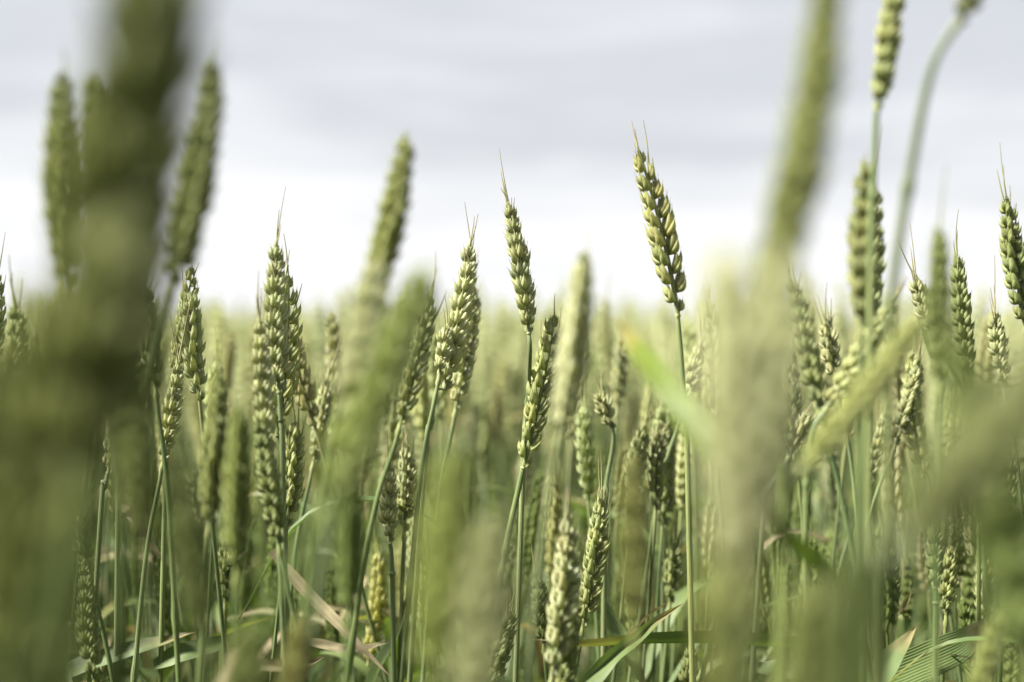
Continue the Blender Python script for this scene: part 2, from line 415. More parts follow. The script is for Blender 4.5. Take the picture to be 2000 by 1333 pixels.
# ------------------------------------------------------------------ the stalks one can pick out
used_roots = []
def stalk(tip, base, d, label, view=0, bend=(0, 0, 0), dd=0.0, detail=1, tint=(1.00, 1.00, 1.00), pale=0.0, awns=((0.9, .02),), stem=None, gx=0.0, gy=0.0,
          sc=None, twist=25, group=None, rs=1.0, leaf=None, cat='wheat stalk'):
    """tip/base: picture positions of the ear's tip and base at distance d (tip at d+dd). detail 1: spikelets one by one; 0: one ear mesh"""
    seed = int(tip[0] * 7 + tip[1] * 13)
    T = at(tip[0], tip[1], d + dd); B = at(base[0], base[1], d)
    ax = (T - B).normalized()
    low = [at(p[0], p[1], d + (p[2] if len(p) > 2 else 0)) for p in (stem or [])]
    last = low[-1] if low else B - ax * .10
    prev = low[-2] if len(low) > 1 else B
    dr = (last - prev); dr = dr / max(1e-6, abs(dr.z)); dr.x = max(-.35, min(.35, dr.x)); dr.y = max(-.3, min(.3, dr.y))
    gpt = Vector((last.x + dr.x * last.z * .25 + gx, last.y + dr.y * last.z * .25 + gy, 0))
    midp = last.lerp(gpt, .5) + Vector((dr.x * last.z * .12, dr.y * last.z * .12, 0))
    root = thing('wheat_stalk', gpt, label, cat, group)
    off = Matrix.Translation(-gpt)
    pts = [gpt, midp] + ([] if low else []) + list(reversed(low or [last])) + [B + ax * .001]
    sb = stem_bundle([off @ p for p in pts], .00125 * rs, .0019 * rs, n=110)
    st = link('stem', sb.mesh('stem', MATS), root); st.color = (*tint, 1)
    col = (*tint, 1 - min(1, pale + (.12 if detail else 0)))
    rd = random.Random(seed)
    if detail:
        lay, rach, s, d0 = ear_layout(off @ B, off @ T, bend, view, sc, seed, twist)
        ear = link('ear', rachis_bundle(rach, s).mesh('ear', MATS), root); ear.color = col
        for m, t, dv, xo in lay:
            o = link('spikelet', rd.choice(SPK_MESH), ear, m)
            q = rd.gauss(0, .018); g_ = 1 + rd.gauss(0, .05)
            o.color = (col[0] * (g_ + q), col[1] * g_, col[2] * (g_ - q * 1.5), min(1, max(0, col[3] + rd.choice((0, -.05, -.12, -.20)))))
        extra = tuple((rd.uniform(.35, 1), rd.choice((.010, .010, .014, .020))) for _ in range(rd.randint(3, 7)))
        for where, L in tuple(awns) + extra:
            k = min(len(lay) - 1, int(where * (len(lay) - 1)))
            m, t, dv, xo = lay[k]
            q = Matrix.Translation(m @ Vector((0, 0, .0100))) @ (dv + xo * rd.uniform(-.02, .10) + Vector((rd.uniform(-.26, .26), rd.uniform(-.15, .15), 0))).to_track_quat('Z', 'Y').to_matrix().to_4x4()
            mi = min(range(5), key=lambda i: abs((.014, .020, .027, .035, .010)[i] - L))
            o = link('awn', AWN_MESH[mi], ear, q); o.color = (*tint, 1)
    else:
        b, d0, s = ear_joined(off @ B, off @ T, bend, view, seed, SPK_MID, len(awns), sc, twist, .0041)
        ear = link('ear', b.mesh('ear', [M_HUSK, M_STEM]), root); ear.color = col
    if rd.random() < .75:
        a2 = rd.uniform(0, 6.28); u = Vector((math.cos(a2), math.sin(a2), 0)); ll = rd.uniform(.12, .2); p0 = (off @ gpt.lerp(midp, .9)); p0.z = .42
        lo = link('leaf', leaf_bundle([p0, p0 + u * ll * .25 + Vector((0, 0, ll * .5)), p0 + u * ll * .7 + Vector((0, 0, ll * .75)), p0 + u * ll + Vector((0, 0, ll * rd.uniform(.2, .7)))], .012, .3, 2, twist=rd.uniform(-1, 1)).mesh('leaf', MATS), root)
    for lf in (leaf or []):
        lo = link('leaf', leaf_bundle([off @ p for p in lf['pts']], **{k: v for k, v in lf.items() if k not in ('pts', 'col')}).mesh('leaf', MATS), root)
        lo.color = lf.get('col', (1, 1, 1, 1))
    used_roots.append(gpt)
    return root

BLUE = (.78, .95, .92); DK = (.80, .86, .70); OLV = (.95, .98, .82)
A3 = ((1, .027), (1, .014), (.95, .020), (.8, .014))
stalk((989, 378), (1033, 652), .90, 'sharp green wheat ear standing free against the sky at the very centre', 88, (.03, 0, 0),
      awns=((1, .035), (1, .020), (1, .010), (.9, .020), (.85, .014), (.75, .014), (.6, .014), (.55, .020), (.4, .010)), stem=[(1035, 690), (1030, 800, .02), (1020, 960, .02)], twist=15)
stalk((1086, 598), (1022, 915), .91, 'sharp two-rowed wheat ear leaning right just below the central free-standing ear', 8, (.03, 0, 0),
      tint=OLV, awns=((1, .014), (.9, .014), (.8, .010)), stem=[(1014, 950), (985, 1090), (968, 1250)], twist=10, rs=1.25)
stalk((1241, 275), (1324, 612), .87, 'tall plump wheat ear curving left high above the others right of centre', 6, (.045, 0, 0),
      tint=(1.08, 1.05, 0.86), awns=((1, .020), (1, .014), (.9, .027), (.85, .020), (.3, .014)), stem=[(1331, 700), (1338, 820), (1345, 1000)], twist=12)
stalk((921, 458), (868, 762), .93, 'pale wheat ear with long thin hairs just left of the central ear', 70, (.04, 0, 0),
      pale=.30, awns=((1, .027), (1, .020), (.95, .020), (.9, .020), (.8, .014), (.6, .014), (.7, .020)), stem=[(852, 765), (842, 830), (826, 960)])
stalk((928, 545), (890, 800), .99, 'pale wheat ear mostly hidden behind the right edge of the pale ear with long hairs', 20, (.03, 0, 0), pale=.25, awns=A3)
stalk((876, 620), (858, 735), .92, 'short whitish tuft of wheat kernels against the lower left side of the pale long-haired ear', 75, pale=.35, awns=((.9, .010),), sc=.8)
stalk((541, 455), (545, 765), .86, 'tall broad wheat ear left of centre with three fine hairs rising into the sky', 70, (-.02, 0, 0), pale=.08,
      awns=((1, .035), (1, .020), (.97, .014), (.85, .014), (.7, .014)), stem=[(549, 830), (553, 950)])
stalk((562, 520), (541, 850), .90, 'darker two-rowed wheat ear overlapping the right side of the tall broad ear left of centre', 4, (.05, 0, 0), tint=OLV, awns=A3, stem=[(553, 900), (556, 1000)])
stalk((508, 605), (528, 880), .82, 'pale fluffy wheat ear overlapping the left side of the tall broad ear', 80, (-.04, 0, 0), pale=.25, awns=A3)
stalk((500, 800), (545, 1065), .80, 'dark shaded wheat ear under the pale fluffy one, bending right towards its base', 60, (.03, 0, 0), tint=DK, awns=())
stalk((374, 508), (338, 735), .92, 'thin curved wheat ear with bright sunlit rim beside the big blurred mass on the left', 10, (.06, 0, 0), tint=OLV,
      awns=((.9, .010), (.6, .027), (.5, .020)), stem=[(330, 800), (322, 980)])
stalk((350, 690), (318, 905), .89, 'pale thin wheat ear directly under the sunlit-rim ear, crossed by several fine hairs', 85, (.03, 0, 0), pale=.2,
      awns=((1, .035), (1, .035), (.95, .035), (.9, .027)))
stalk((1176, 958), (1138, 1225), .90, 'sharp slim two-rowed wheat ear in the lower centre with long thin hairs at its tip', 8, (.04, 0, 0), tint=OLV,
      awns=((1, .035), (1, .027), (.9, .020), (.8, .020), (.6, .020), (.5, .014)), twist=14)
stalk((1112, 985), (1078, 1320), .79, 'pale soft-focus wheat ear left of the slim lower-centre ear with a tuft at its tip', 15, (.05, 0, 0), pale=.25,
      awns=((1, .014), (1, .014), (.95, .020)), gx=-.02)
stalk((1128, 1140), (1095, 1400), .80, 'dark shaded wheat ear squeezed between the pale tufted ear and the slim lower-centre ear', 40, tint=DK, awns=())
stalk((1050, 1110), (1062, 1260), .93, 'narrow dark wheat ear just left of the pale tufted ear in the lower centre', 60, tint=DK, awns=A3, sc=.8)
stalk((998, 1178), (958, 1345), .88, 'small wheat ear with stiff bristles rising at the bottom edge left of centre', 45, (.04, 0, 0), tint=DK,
      awns=((1, .014), (1, .014), (.95, .014), (.9, .010)))
stalk((185, 655), (232, 845), .92, 'wheat ear leaning left at the left side with ragged bright kernels', 60, (-.03, 0, 0), pale=.05, awns=A3, stem=[(233, 900), (230, 1050)])
stalk((236, 790), (211, 925), .92, 'short wheat ear hanging beneath the ragged left-leaning ear on a dark stem', 30, (.02, 0, 0), awns=(), stem=[(206, 950), (193, 1060)], sc=.85)
stalk((642, 728), (612, 905), .99, 'small pale wheat ear with a single long hair, right of the tall broad ear', 20, (.03, 0, 0), pale=.15, awns=((1, .035), (1, .014)))
stalk((846, 565), (782, 830), .82, 'half-hidden two-rowed wheat ear behind the dark green blurred ear left of centre', 5, (.03, 0, 0), tint=OLV, awns=A3)
stalk((760, 880), (762, 1062), .92, 'small sharp pale wheat ear with pointed scales low left of centre, its stem starting white', 85, (-.02, 0, 0), pale=.12, awns=((.9, .010),), sc=.85, stem=[(765, 1100), (768, 1250)])
stalk((796, 855), (790, 1040), .95, 'slender beaded wheat ear close to the right of the small sharp pale ear', 15, pale=.1, awns=A3, sc=.85)
stalk((1300, 775), (1298, 1030), 1.02, 'beaded wheat ear below the bright green blade with a cup-shaped lowest kernel pair', 5, (.01, 0, 0), pale=.12, awns=A3, stem=[(1297, 1070), (1294, 1250)])
stalk((1318, 1045), (1308, 1180), 1.0, 'small dark wheat ear beside the thin stems low right of centre', 10, tint=DK, awns=A3, sc=.85)
stalk((1172, 755), (1197, 840), .97, 'tiny crooked wheat tip with fine hairs on a thin thread of stem right of centre', 40, (-.1, 0, 0), pale=.1, awns=((1, .014), (1, .014)), sc=.8, stem=[(1197, 870), (1182, 970), (1180, 1100)])
stalk((1215, 650), (1205, 800), 1.12, 'slim dark wheat ear behind the tiny crooked tip', 10, (.02, 0, 0), awns=A3, sc=.9)
stalk((1372, 655), (1338, 790), 1.0, 'pale wheat ear leaning right directly behind the thin stem of the tall curved ear', 60, (.04, 0, 0), pale=.25, awns=A3, sc=.85)
stalk((1690, 292), (1683, 640), .70, 'broad dark bluish wheat ear standing against the sky on the right', 85, (-.01, 0, 0), tint=(0.78, 0.80, 0.66), awns=((.9, .010),))
stalk((1708, 345), (1696, 660), .80, 'saw-edged wheat ear peeping out behind the right side of the broad dark bluish ear', 85, (.01, 0, 0), tint=DK, awns=((1, .035), (1, .014)))
stalk((1752, -95), (1712, 215), .68, 'wheat ear cut by the top edge, directly above the broad dark bluish ear', 80, (.03, 0, 0), tint=OLV, awns=(), stem=[(1710, 260), (1704, 400), (1700, 600)])
stalk((1540, 520), (1600, 800), .78, 'thick slightly soft wheat ear leaning left beside the tall blurred ear on the right', 60, (.03, 0, 0), tint=(0.85, 0.92, 0.78), awns=A3, gx=.02)
stalk((1612, 618), (1632, 745), .96, 'small bright wheat ear with hairs between the thick soft ear and the broad dark ear', 10, (-.02, 0, 0), pale=.25, awns=((1, .027), (1, .020), (.9, .020), (.8, .020)), sc=.85)
stalk((1478, 715), (1532, 870), .93, 'pale ragged wheat ear leaning left right of the wide blurred column, kernels spread apart', 20, (-.03, 0, 0), pale=.2, awns=A3, stem=[(1540, 900), (1500, 960), (1485, 1080)])
stalk((1588, 800), (1545, 885), .93, 'short wheat ear forming a V with the pale ragged ear', 15, (.03, 0, 0), pale=.05, awns=(), sc=.8)
stalk((1964, 370), (2002, 640), .87, 'crisp dark wheat ear with bright outlined kernels and tall hairs at the right edge', 8, (-.02, 0, 0), tint=(0.80, 0.85, 0.66),
      awns=((1, .035), (1, .020), (.95, .020), (.9, .014), (.5, .014), (.3, .014)), gx=.01)
stalk((1868, 478), (1892, 740), .90, 'slim dark wheat ear with two straight hairs among the right-hand group', 60, (-.01, 0, 0), tint=DK, awns=((1, .027), (1, .014), (.9, .014)))
stalk((1940, 590), (1962, 760), .93, 'wheat ear with one long slanting hair left of the crisp dark right-edge ear', 50, (-.02, 0, 0), pale=.05, awns=((1, .035), (1, .014)))
stalk((1785, 530), (1830, 660), .88, 'narrow wheat tip with long curved hairs leaning left above the diagonal blurred ear', 30, (-.03, 0, 0), awns=((1, .035), (1, .027), (.95, .020)), sc=.85)
stalk((1758, 572), (1612, 800), .76, 'wheat ear lying diagonally just behind the nearer blurred diagonal ear on the right', 40, (.02, 0, .02), pale=.06, tint=OLV, awns=((1, .014), (1, .014), (.9, .014)), stem=[(1585, 850), (1575, 960), (1572, 1150)])
stalk((1800, 690), (1748, 870), .97, 'wheat ear with pale left edge under the diagonal pair on the right', 35, (.03, 0, 0), awns=((1, .020), (1, .020)))
stalk((1735, 790), (1690, 960), 1.0, 'bristly wheat ear to the lower left of the pale-edged ear on the right', 60, (.02, 0, 0), awns=A3)
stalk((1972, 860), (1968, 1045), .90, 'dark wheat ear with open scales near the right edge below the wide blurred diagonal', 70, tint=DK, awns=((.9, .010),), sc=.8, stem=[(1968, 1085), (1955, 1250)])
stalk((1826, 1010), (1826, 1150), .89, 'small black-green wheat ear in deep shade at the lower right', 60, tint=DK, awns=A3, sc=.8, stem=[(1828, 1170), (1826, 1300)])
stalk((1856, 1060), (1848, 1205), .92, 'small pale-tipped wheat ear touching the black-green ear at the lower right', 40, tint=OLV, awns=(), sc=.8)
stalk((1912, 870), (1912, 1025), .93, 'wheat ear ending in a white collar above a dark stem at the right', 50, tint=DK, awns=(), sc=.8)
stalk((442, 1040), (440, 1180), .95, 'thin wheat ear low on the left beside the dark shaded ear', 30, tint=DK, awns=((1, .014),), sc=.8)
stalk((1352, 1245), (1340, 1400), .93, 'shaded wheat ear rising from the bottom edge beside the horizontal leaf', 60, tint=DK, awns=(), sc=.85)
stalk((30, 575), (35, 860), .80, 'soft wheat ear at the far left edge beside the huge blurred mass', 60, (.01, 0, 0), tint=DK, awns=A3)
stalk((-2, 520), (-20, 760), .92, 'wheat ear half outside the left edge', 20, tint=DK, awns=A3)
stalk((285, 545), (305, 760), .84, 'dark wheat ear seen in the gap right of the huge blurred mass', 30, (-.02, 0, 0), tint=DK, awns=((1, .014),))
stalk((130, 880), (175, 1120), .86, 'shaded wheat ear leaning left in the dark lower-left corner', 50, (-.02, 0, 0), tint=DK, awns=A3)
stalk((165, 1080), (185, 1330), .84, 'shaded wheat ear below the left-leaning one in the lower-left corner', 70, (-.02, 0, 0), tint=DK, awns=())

# near stalks thrown out of focus; the darkest tints have shade mixed in
def soft(*a, **k): return stalk(*a, detail=0, **k)
soft((292, -230), (262, 440), .30, 'huge out-of-focus wheat ear cut by the top edge at the left, nearest to the lens', 80, (.02, 0, 0), tint=(.54, .57, .39), awns=(), sc=1.6, stem=[(200, 780), (150, 1100)], rs=1.6)  # tint of this left-hand mass is darkened to stand in for shade
soft((262, 330), (140, 960), .30, 'huge dark blurred wheat ear filling the heart of the left-hand mass', 80, (.02, 0, 0), tint=(.54, .57, .39), awns=(), sc=1.65, rs=1.6)
soft((225, 90), (190, 690), .33, 'huge blurred wheat ear overlapping the left side of the nearest one', 70, (.02, 0, 0), tint=(.54, .57, .39), awns=(), sc=1.5, rs=1.6)
soft((300, 120), (215, 620), .36, 'huge blurred wheat ear behind the right side of the nearest one', 60, (.02, 0, 0), tint=(.54, .57, .39), awns=(), sc=1.5, rs=1.6)
soft((150, 470), (85, 1050), .32, 'huge dark blurred wheat ear in the middle of the left edge', 80, (-.02, 0, 0), tint=(.54, .57, .39), awns=(), sc=1.5, rs=1.6)
soft((85, 900), (30, 1480), .32, 'huge dark blurred wheat ear in the bottom left corner', 80, (-.02, 0, 0), tint=(.54, .57, .39), awns=(), sc=1.5, rs=1.6)
soft((255, 640), (275, 1060), .50, 'blurred wheat ear in front of the left-hand stalks', 60, pale=.05, tint=(0.85, 0.90, 0.70), awns=())
soft((424, 92), (340, 560), .58, 'blurred green wheat ear curving right beside the huge blurred one', 60, (.04, 0, 0), tint=(0.78, 0.82, 0.62), awns=((1, .01),), sc=.9)
soft((122, 118), (125, 560), .60, 'blurred wheat ear with pointed tip on the left flank of the huge blurred one', 50, (-.03, 0, 0), tint=(0.78, 0.82, 0.60), awns=((1, .01),), sc=.9)
soft((175, 120), (200, 520), .58, 'blurred wheat ear half buried inside the huge blurred mass', 50, tint=(0.78, 0.82, 0.60), awns=(), sc=.9)
soft((797, 240), (708, 640), .64, 'blurred tall wheat ear rising left of centre into the sky, tip bent right', 50, (.05, 0, 0), tint=(0.92, 0.95, 0.70), awns=((1, .02),), sc=.92)
soft((738, 480), (680, 850), .55, 'pale cream blurred wheat ear below the tall bent blurred ear', 70, (.02, 0, 0), pale=.45, awns=(), sc=1.1)
soft((850, 482), (640, 985), .46, 'long dark green blurred wheat ear lying diagonally left of centre', 70, (.03, 0, 0), dd=.0, tint=(0.78, 0.88, 0.55), awns=(), gx=-.02, sc=1.15)
soft((1141, 470), (1092, 850), .64, 'pale yellow blurred wheat ear right of the central ear', 20, (.04, 0, 0), pale=.85, sc=.9, awns=((1, .02),))
soft((1618, -110), (1490, 600), .42, 'tall blurred wheat ear curving up to the top edge on the right', 75, (.07, 0, 0), tint=(.80, .84, .62), awns=(), sc=1.12, stem=[(1470, 700), (1450, 1000)])
soft((1412, 430), (1440, 1120), .33, 'wide pale blurred wheat ear forming a column from top to bottom right of centre', 75, (.02, 0, 0), pale=.85, awns=(), sc=1.1)
soft((1535, 440), (1472, 1060), .37, 'pale blurred wheat ear merging with the right side of the wide pale column', 75, (.01, 0, 0), pale=.60, awns=(), sc=1.1)
soft((1430, 880), (1425, 1500), .35, 'olive blurred wheat ear at the foot of the wide pale column', 75, (.01, 0, 0), tint=(.9, .92, .66), awns=(), sc=1.15)
soft((1835, 420), (1832, 750), .63, 'blurred dark wheat ear upright among the right-hand group', 60, tint=DK, awns=((1, .02),))
soft((1815, 600), (1562, 925), .55, 'blurred wheat ear lying diagonally with a round base in the right half', 70, (.02, 0, 0), tint=(1.00, 1.02, 0.72), awns=(), stem=[(1540, 960), (1530, 1080)])
soft((2120, 640), (1730, 1090), .28, 'very blurred dark wheat ear crossing the lower right corner diagonally', 80, (.03, 0, 0), tint=(.54, .57, .39), awns=(), stem=[(1690, 1180), (1660, 1400)], rs=1.6, sc=1.15)  # deep canopy shade put into the tint, here and on the next ear
soft((1700, 1020), (1630, 1480), .34, 'very blurred dark wheat ear standing under the foot of the wide blurred diagonal', 80, tint=(.54, .57, .39), awns=(), sc=1.1)
soft((1965, -175), (1870, 48), .58, 'nodding blurred wheat ear at the top right corner on a long bent grey stem', 60, (.02, 0, 0), tint=(.60, .62, .52), awns=(), stem=[(1822, 130), (1785, 300), (1745, 560), (1735, 800)], rs=1.25)
soft((430, 715), (410, 1030), .72, 'soft wheat ear with dark kernels left of the tall broad ear', 30, tint=OLV, awns=A3)
soft((468, 775), (462, 1120), .66, 'blurred wheat ear hanging next to the soft dark-kerneled ear', 30, tint=(0.90, 0.98, 0.70), awns=())
soft((345, 880), (400, 1250), .50, 'blurred grey-green wheat ear slanting across the lower left', 60, (-.02, 0, 0), tint=(0.85, 0.92, 0.75), awns=())
soft((885, 830), (845, 1330), .43, 'blurred light green wheat ear rising from the bottom, left of centre', 60, (.01, 0, 0), tint=(0.95, 1.02, 0.66), awns=(), sc=1.05)
soft((965, 960), (915, 1440), .42, 'blurred cream wheat ear at the bottom next to the light green one', 60, (.01, 0, 0), pale=.2, awns=(), sc=1.1)
soft((690, 900), (680, 1200), .62, 'blurred green wheat ear under the pale cream blurred ear', 30, tint=(0.80, 0.95, 0.65), awns=())
soft((1236, 860), (1240, 1230), .55, 'dark blurred upright wheat ear in the lower right of centre', 60, tint=(0.78, 0.78, 0.55), awns=())
soft((590, 1180), (560, 1480), .55, 'blurred olive wheat ear at the bottom edge on the left', 60, tint=(0.85, 0.80, 0.60), awns=())
soft((1955, 1180), (1880, 1480), .62, 'blurred olive wheat ear rising from the lower right corner', 60, tint=(0.80, 0.85, 0.60), awns=())
soft((2000, 1010), (2020, 1400), .58, 'blurred wheat ear leaving the picture at the lower right edge', 60, tint=(0.80, 0.90, 0.70), awns=())

soft((1590, 1090), (1560, 1500), .42, 'dark green blurred wheat ear low beside the foot of the wide pale column', 60, tint=(.62, .68, .48), awns=(), sc=1.1)
soft((12, 620), (-20, 1200), .36, 'dark blurred wheat ear against the left edge of the photo', 60, tint=(.54, .57, .39), awns=(), sc=1.2)  # same darkened tint as the left-hand mass, shade included
soft((480, 1180), (500, 1600), .45, 'dim blurred wheat ear rising from the bottom edge under the soft dark-kerneled ear', 60, tint=(.7, .76, .55), awns=(), sc=1.1)

# ------------------------------------------------------------------ loose leaves
def blade(pts, label, width, mat=2, **k):
    P = [at(*p) for p in pts]; o0 = P[0]
    b = leaf_bundle([p - o0 for p in P], width=width, mat=mat, **k)
    o = link('leaf_blade', b.mesh('leaf_blade', MATS)); o.location = o0
    o['label'] = label; o['category'] = 'leaf'; o['kind'] = 'thing'
    if 'bright green' in label: o.color = (.92, .92, .22, 1)
    return o
blade([(1640, 1262, .93), (1500, 1255, .92), (1380, 1248, .91), (1250, 1252, .90), (1130, 1258, .89), (1040, 1250, .9)], 'green leaf blade stretched level across the bottom right of centre, its top edge sunlit', .011, roll=1.0, fold=.35)
blade([(1130, 1345, .86), (1190, 1290, .87), (1240, 1250, .88), (1280, 1215, .89), (1333, 1180, .90)], 'curled leaf blade with pale straw edge and thin dry tip below the level leaf', .008, roll=.9, fold=.8)
blade([(1150, 1140, .98), (1190, 1210, .98), (1235, 1290, .97), (1270, 1370, .96)], 'grey-green leaf blade slanting down behind the level leaf', .013, roll=.4)
blade([(1300, 1180, .95), (1265, 1205, .95), (1210, 1260, .95), (1150, 1320, .95)], 'thin dry leaf end next to the curled straw-edged leaf', .005, mat=3, roll=.5)
blade([(1100, 1400, .95), (1180, 1310, .96), (1245, 1235, .97)], 'dark green leaf blade rising diagonally under the level leaf', .013, roll=.4)
blade([(1660, 1345, .88), (1760, 1312, .89), (1860, 1268, .90), (1900, 1240, .91), (1960, 1190, .95)], 'broad sunlit leaf blade with pale ribs low at the right', .022, roll=1.1, fold=.12)
blade([(1655, 1400, .84), (1710, 1330, .85), (1750, 1275, .86), (1790, 1225, .87)], 'yellow-green leaf blade with grey dry tip pointing up at the lower right', .015, roll=.6, fold=.3)
blade([(1770, 1350, .93), (1768, 1290, .93), (1766, 1230, .93), (1764, 1190, .93), (1780, 1155, .93)], 'narrow leaf with rusty brown dead tip standing upright at the lower right', .009, roll=1.5)
blade([(1480, 1305, .93), (1560, 1310, .92), (1640, 1322, .91), (1720, 1340, .9)], 'flat green leaf blade running along the bottom edge at the right', .012, roll=1.1)
blade([(530, 1078, .90), (590, 1150, .89), (650, 1210, .88), (700, 1260, .87), (760, 1320, .86)], 'long dry brown leaf slanting down left of centre', .007, mat=3, roll=.8, fold=.9)
blade([(300, 1300, .92), (360, 1275, .92), (440, 1255, .93), (510, 1245, .94)], 'pale leaf blade lying flat at the lower left with a bleached edge', .012, roll=1.0)
blade([(90, 1330, .92), (190, 1290, .92), (290, 1260, .92), (380, 1235, .92)], 'dark leaf blade crossing the lower left corner', .012, roll=.9)
blade([(470, 1300, .88), (530, 1303, .88), (590, 1300, .89), (635, 1282, .9)], 'short papery dead leaf at the bottom edge on the left', .008, mat=3, roll=.9, fold=.6)
blade([(590, 1250, .90), (680, 1268, .9), (760, 1255, .9)], 'dry leaf shred crossing the long dry leaf', .006, mat=3, roll=.9)
blade([(700, 1400, .95), (740, 1300, .95), (775, 1240, .95), (800, 1150, .95)], 'yellow-green leaf blade rising at the bottom left of centre', .012, roll=.5)
blade([(236, 985, .93), (262, 1015, .92), (300, 1070, .92), (330, 1110, .92)], 'dry twisted leaf tip beside the dark stem on the left', .006, mat=3, roll=.7)
blade([(1425, 925, .53), (1365, 850, .545), (1290, 745, .57), (1235, 670, .60), (1205, 625, .61)], 'bright green blurred leaf blade with yellowed tip right of centre', .0115, side=(.8, .45, .6), fold=.3)
blade([(1660, 1180, .60), (1600, 1110, .60), (1540, 1050, .59), (1470, 960, .58)], 'bluish green blurred leaf blade slanting across the lower right', .011, roll=.4)
blade([(420, 1400, .62), (450, 1300, .62), (480, 1240, .62)], 'blurred straw-coloured leaf at the bottom left', .012, mat=3, roll=.4)
blade([(1820, 700, .9), (1800, 640, .9), (1790, 600, .9), (1776, 560, .9)], 'pale leaf tip beside the curved hairs above the diagonal pair', .005, roll=.4)

# ------------------------------------------------------------------ the crowd behind: whole plants sharing mesh data
def plant_variant(i, bank, simple=False):
    rd = random.Random(100 + i)
    H = .80; L = rd.uniform(.066, .104)
    lean = rd.uniform(.0, .05); a = rd.uniform(0, 6.28)
    ex, ey = lean * math.cos(a), lean * math.sin(a)
    tilt = Vector((ex * 1.6, ey * 1.6, 1)).normalized()
    B = Vector((ex, ey, H - L * tilt.z)); T = B + tilt * L
    e, d0, s = ear_joined(B, T, (rd.uniform(-.11, .11), rd.uniform(-.11, .11), 0), rd.uniform(0, 180), i, bank, 0 if simple else rd.randint(4, 9), twist=rd.uniform(5, 45), sc=1.15 if simple else rd.uniform(.85, 1.12), pitch=rd.uniform(.0046, .0056))
    pts = [(0, 0, 0), (ex * .1, ey * .1, .3), (ex * .45, ey * .45, .52), B + tilt * .001]
    st = stem_bundle(pts, .0012, .0019, 4 if simple else 7, 8 if simple else 18)
    lv = []
    for k in range(1 if simple else 2):
        h = (.36, .56)[k] + rd.uniform(-.05, .04); a2 = rd.uniform(0, 6.28); ll = rd.uniform(.10, .17)
        u = Vector((math.cos(a2), math.sin(a2), 0)); p0 = Vector((ex * .3, ey * .3, h))
        dr = rd.uniform(-.4, .7)
        lp = [p0, p0 + u * ll * .3 + Vector((0, 0, ll * .42)), p0 + u * ll * .7 + Vector((0, 0, ll * (.5 - .3 * dr))), p0 + u * ll + Vector((0, 0, ll * (.35 - dr)))]
        lv.append(leaf_bundle(lp, rd.uniform(.008, .013), .3, 2 if rd.random() < .86 else 3, 6 if simple else 16, twist=rd.uniform(-1, 1), nw=2 if simple else 5))
    return st, e, lv
VAR = []
for i in range(18):
    st, e, lv = plant_variant(i, SPK_MID)
    VAR.append((st.mesh('stem', MATS), e.mesh('ear', [M_HUSK, M_STEM]), [l.mesh('leaf', MATS) for l in lv]))

def crowd(x, y, tipz, label, group, idx):
    root = thing('wheat_stalk', (x, y, 0), label, 'wheat stalk', group)
    s = tipz / .80; root.scale = (s, s, s)
    root.rotation_euler = (random.gauss(0, .08), random.gauss(.02, .085), random.uniform(0, 6.283))
    stm, em, lms = VAR[idx]
    tint = random.uniform(.8, 1.12); c = (tint * random.uniform(.92, 1.06), tint, tint * random.uniform(.8, 1.0))
    pale = max(0, random.gauss(.42, .16))
    for nm, me in (('stem', stm), ('ear', em), *[('leaf', l) for l in lms]):
        o = link(nm, me, root); o.color = (*c, 1 - (pale if nm == 'ear' else 0))
    return root

N_IND = 206
placed = []; tries = 0
HALF = math.radians(20.6)
while len(placed) < N_IND and tries < 60000:
    tries += 1
    r2 = random.uniform(.95 ** 2, 1.78 ** 2); r = math.sqrt(r2); a = random.uniform(-HALF, HALF)
    x, y = r * math.sin(a), r * math.cos(a)
    if any((x - q[0]) ** 2 + (y - q[1]) ** 2 < .024 ** 2 for q in placed): continue
    placed.append((x, y))
NEAR = []; DEEP = []
for k, (x, y) in enumerate(placed):
    r = math.hypot(x, y)
    tz = CAM_H - .022 + random.gauss(0, .040) if random.random() < .58 else CAM_H - random.uniform(.04, .05 + .13 * r); tz = min(tz, CAM_H + .04)
    if r < 1.22:
        px = 1000 + x / y * F; NEAR.append((px, crowd(x, y, tz, '', 'soft wheat stalks close behind the focused ears', k % 18)))
    else:
        DEEP.append((1000 + x / y * F, crowd(x, y, tz, '', '', k % 18)))

MARKS = [(-400, 'the left edge'), (160, 'the huge blurred mass'), (335, 'the sunlit-rim ear'), (530, 'the tall broad ear'), (750, 'the tall bent blurred ear'), (900, 'the pale long-haired ear'),
         (1040, 'the central ear'), (1150, 'the slim lower-centre ear'), (1320, 'the tall curved ear'), (1450, 'the wide pale column'), (1580, 'the thick soft ear'), (1690, 'the broad dark ear'),
         (1840, 'the upright dark blur'), (2400, 'the right edge')]
ORD = ['first', 'second', 'third', 'fourth', 'fifth', 'sixth', 'seventh', 'eighth', 'ninth', 'tenth', 'eleventh', 'twelfth']
for (xa, na), (xb, nb) in zip(MARKS, MARKS[1:]):
    for i, (px, o) in enumerate(sorted((q for q in NEAR if xa <= q[0] < xb), key=lambda q: q[0])):
        o['label'] = f"{ORD[i]} soft stalk from left between {na[4:]} and {nb[4:]}"
    for px, o in DEEP:
        if xa <= px < xb:
            o['label'] = f"blurred wheat stalk deeper in the field between {na[4:]} and {nb[4:]}"; o['group'] = f"blurred wheat stalks deeper in the field between {na[4:]} and {nb[4:]}"

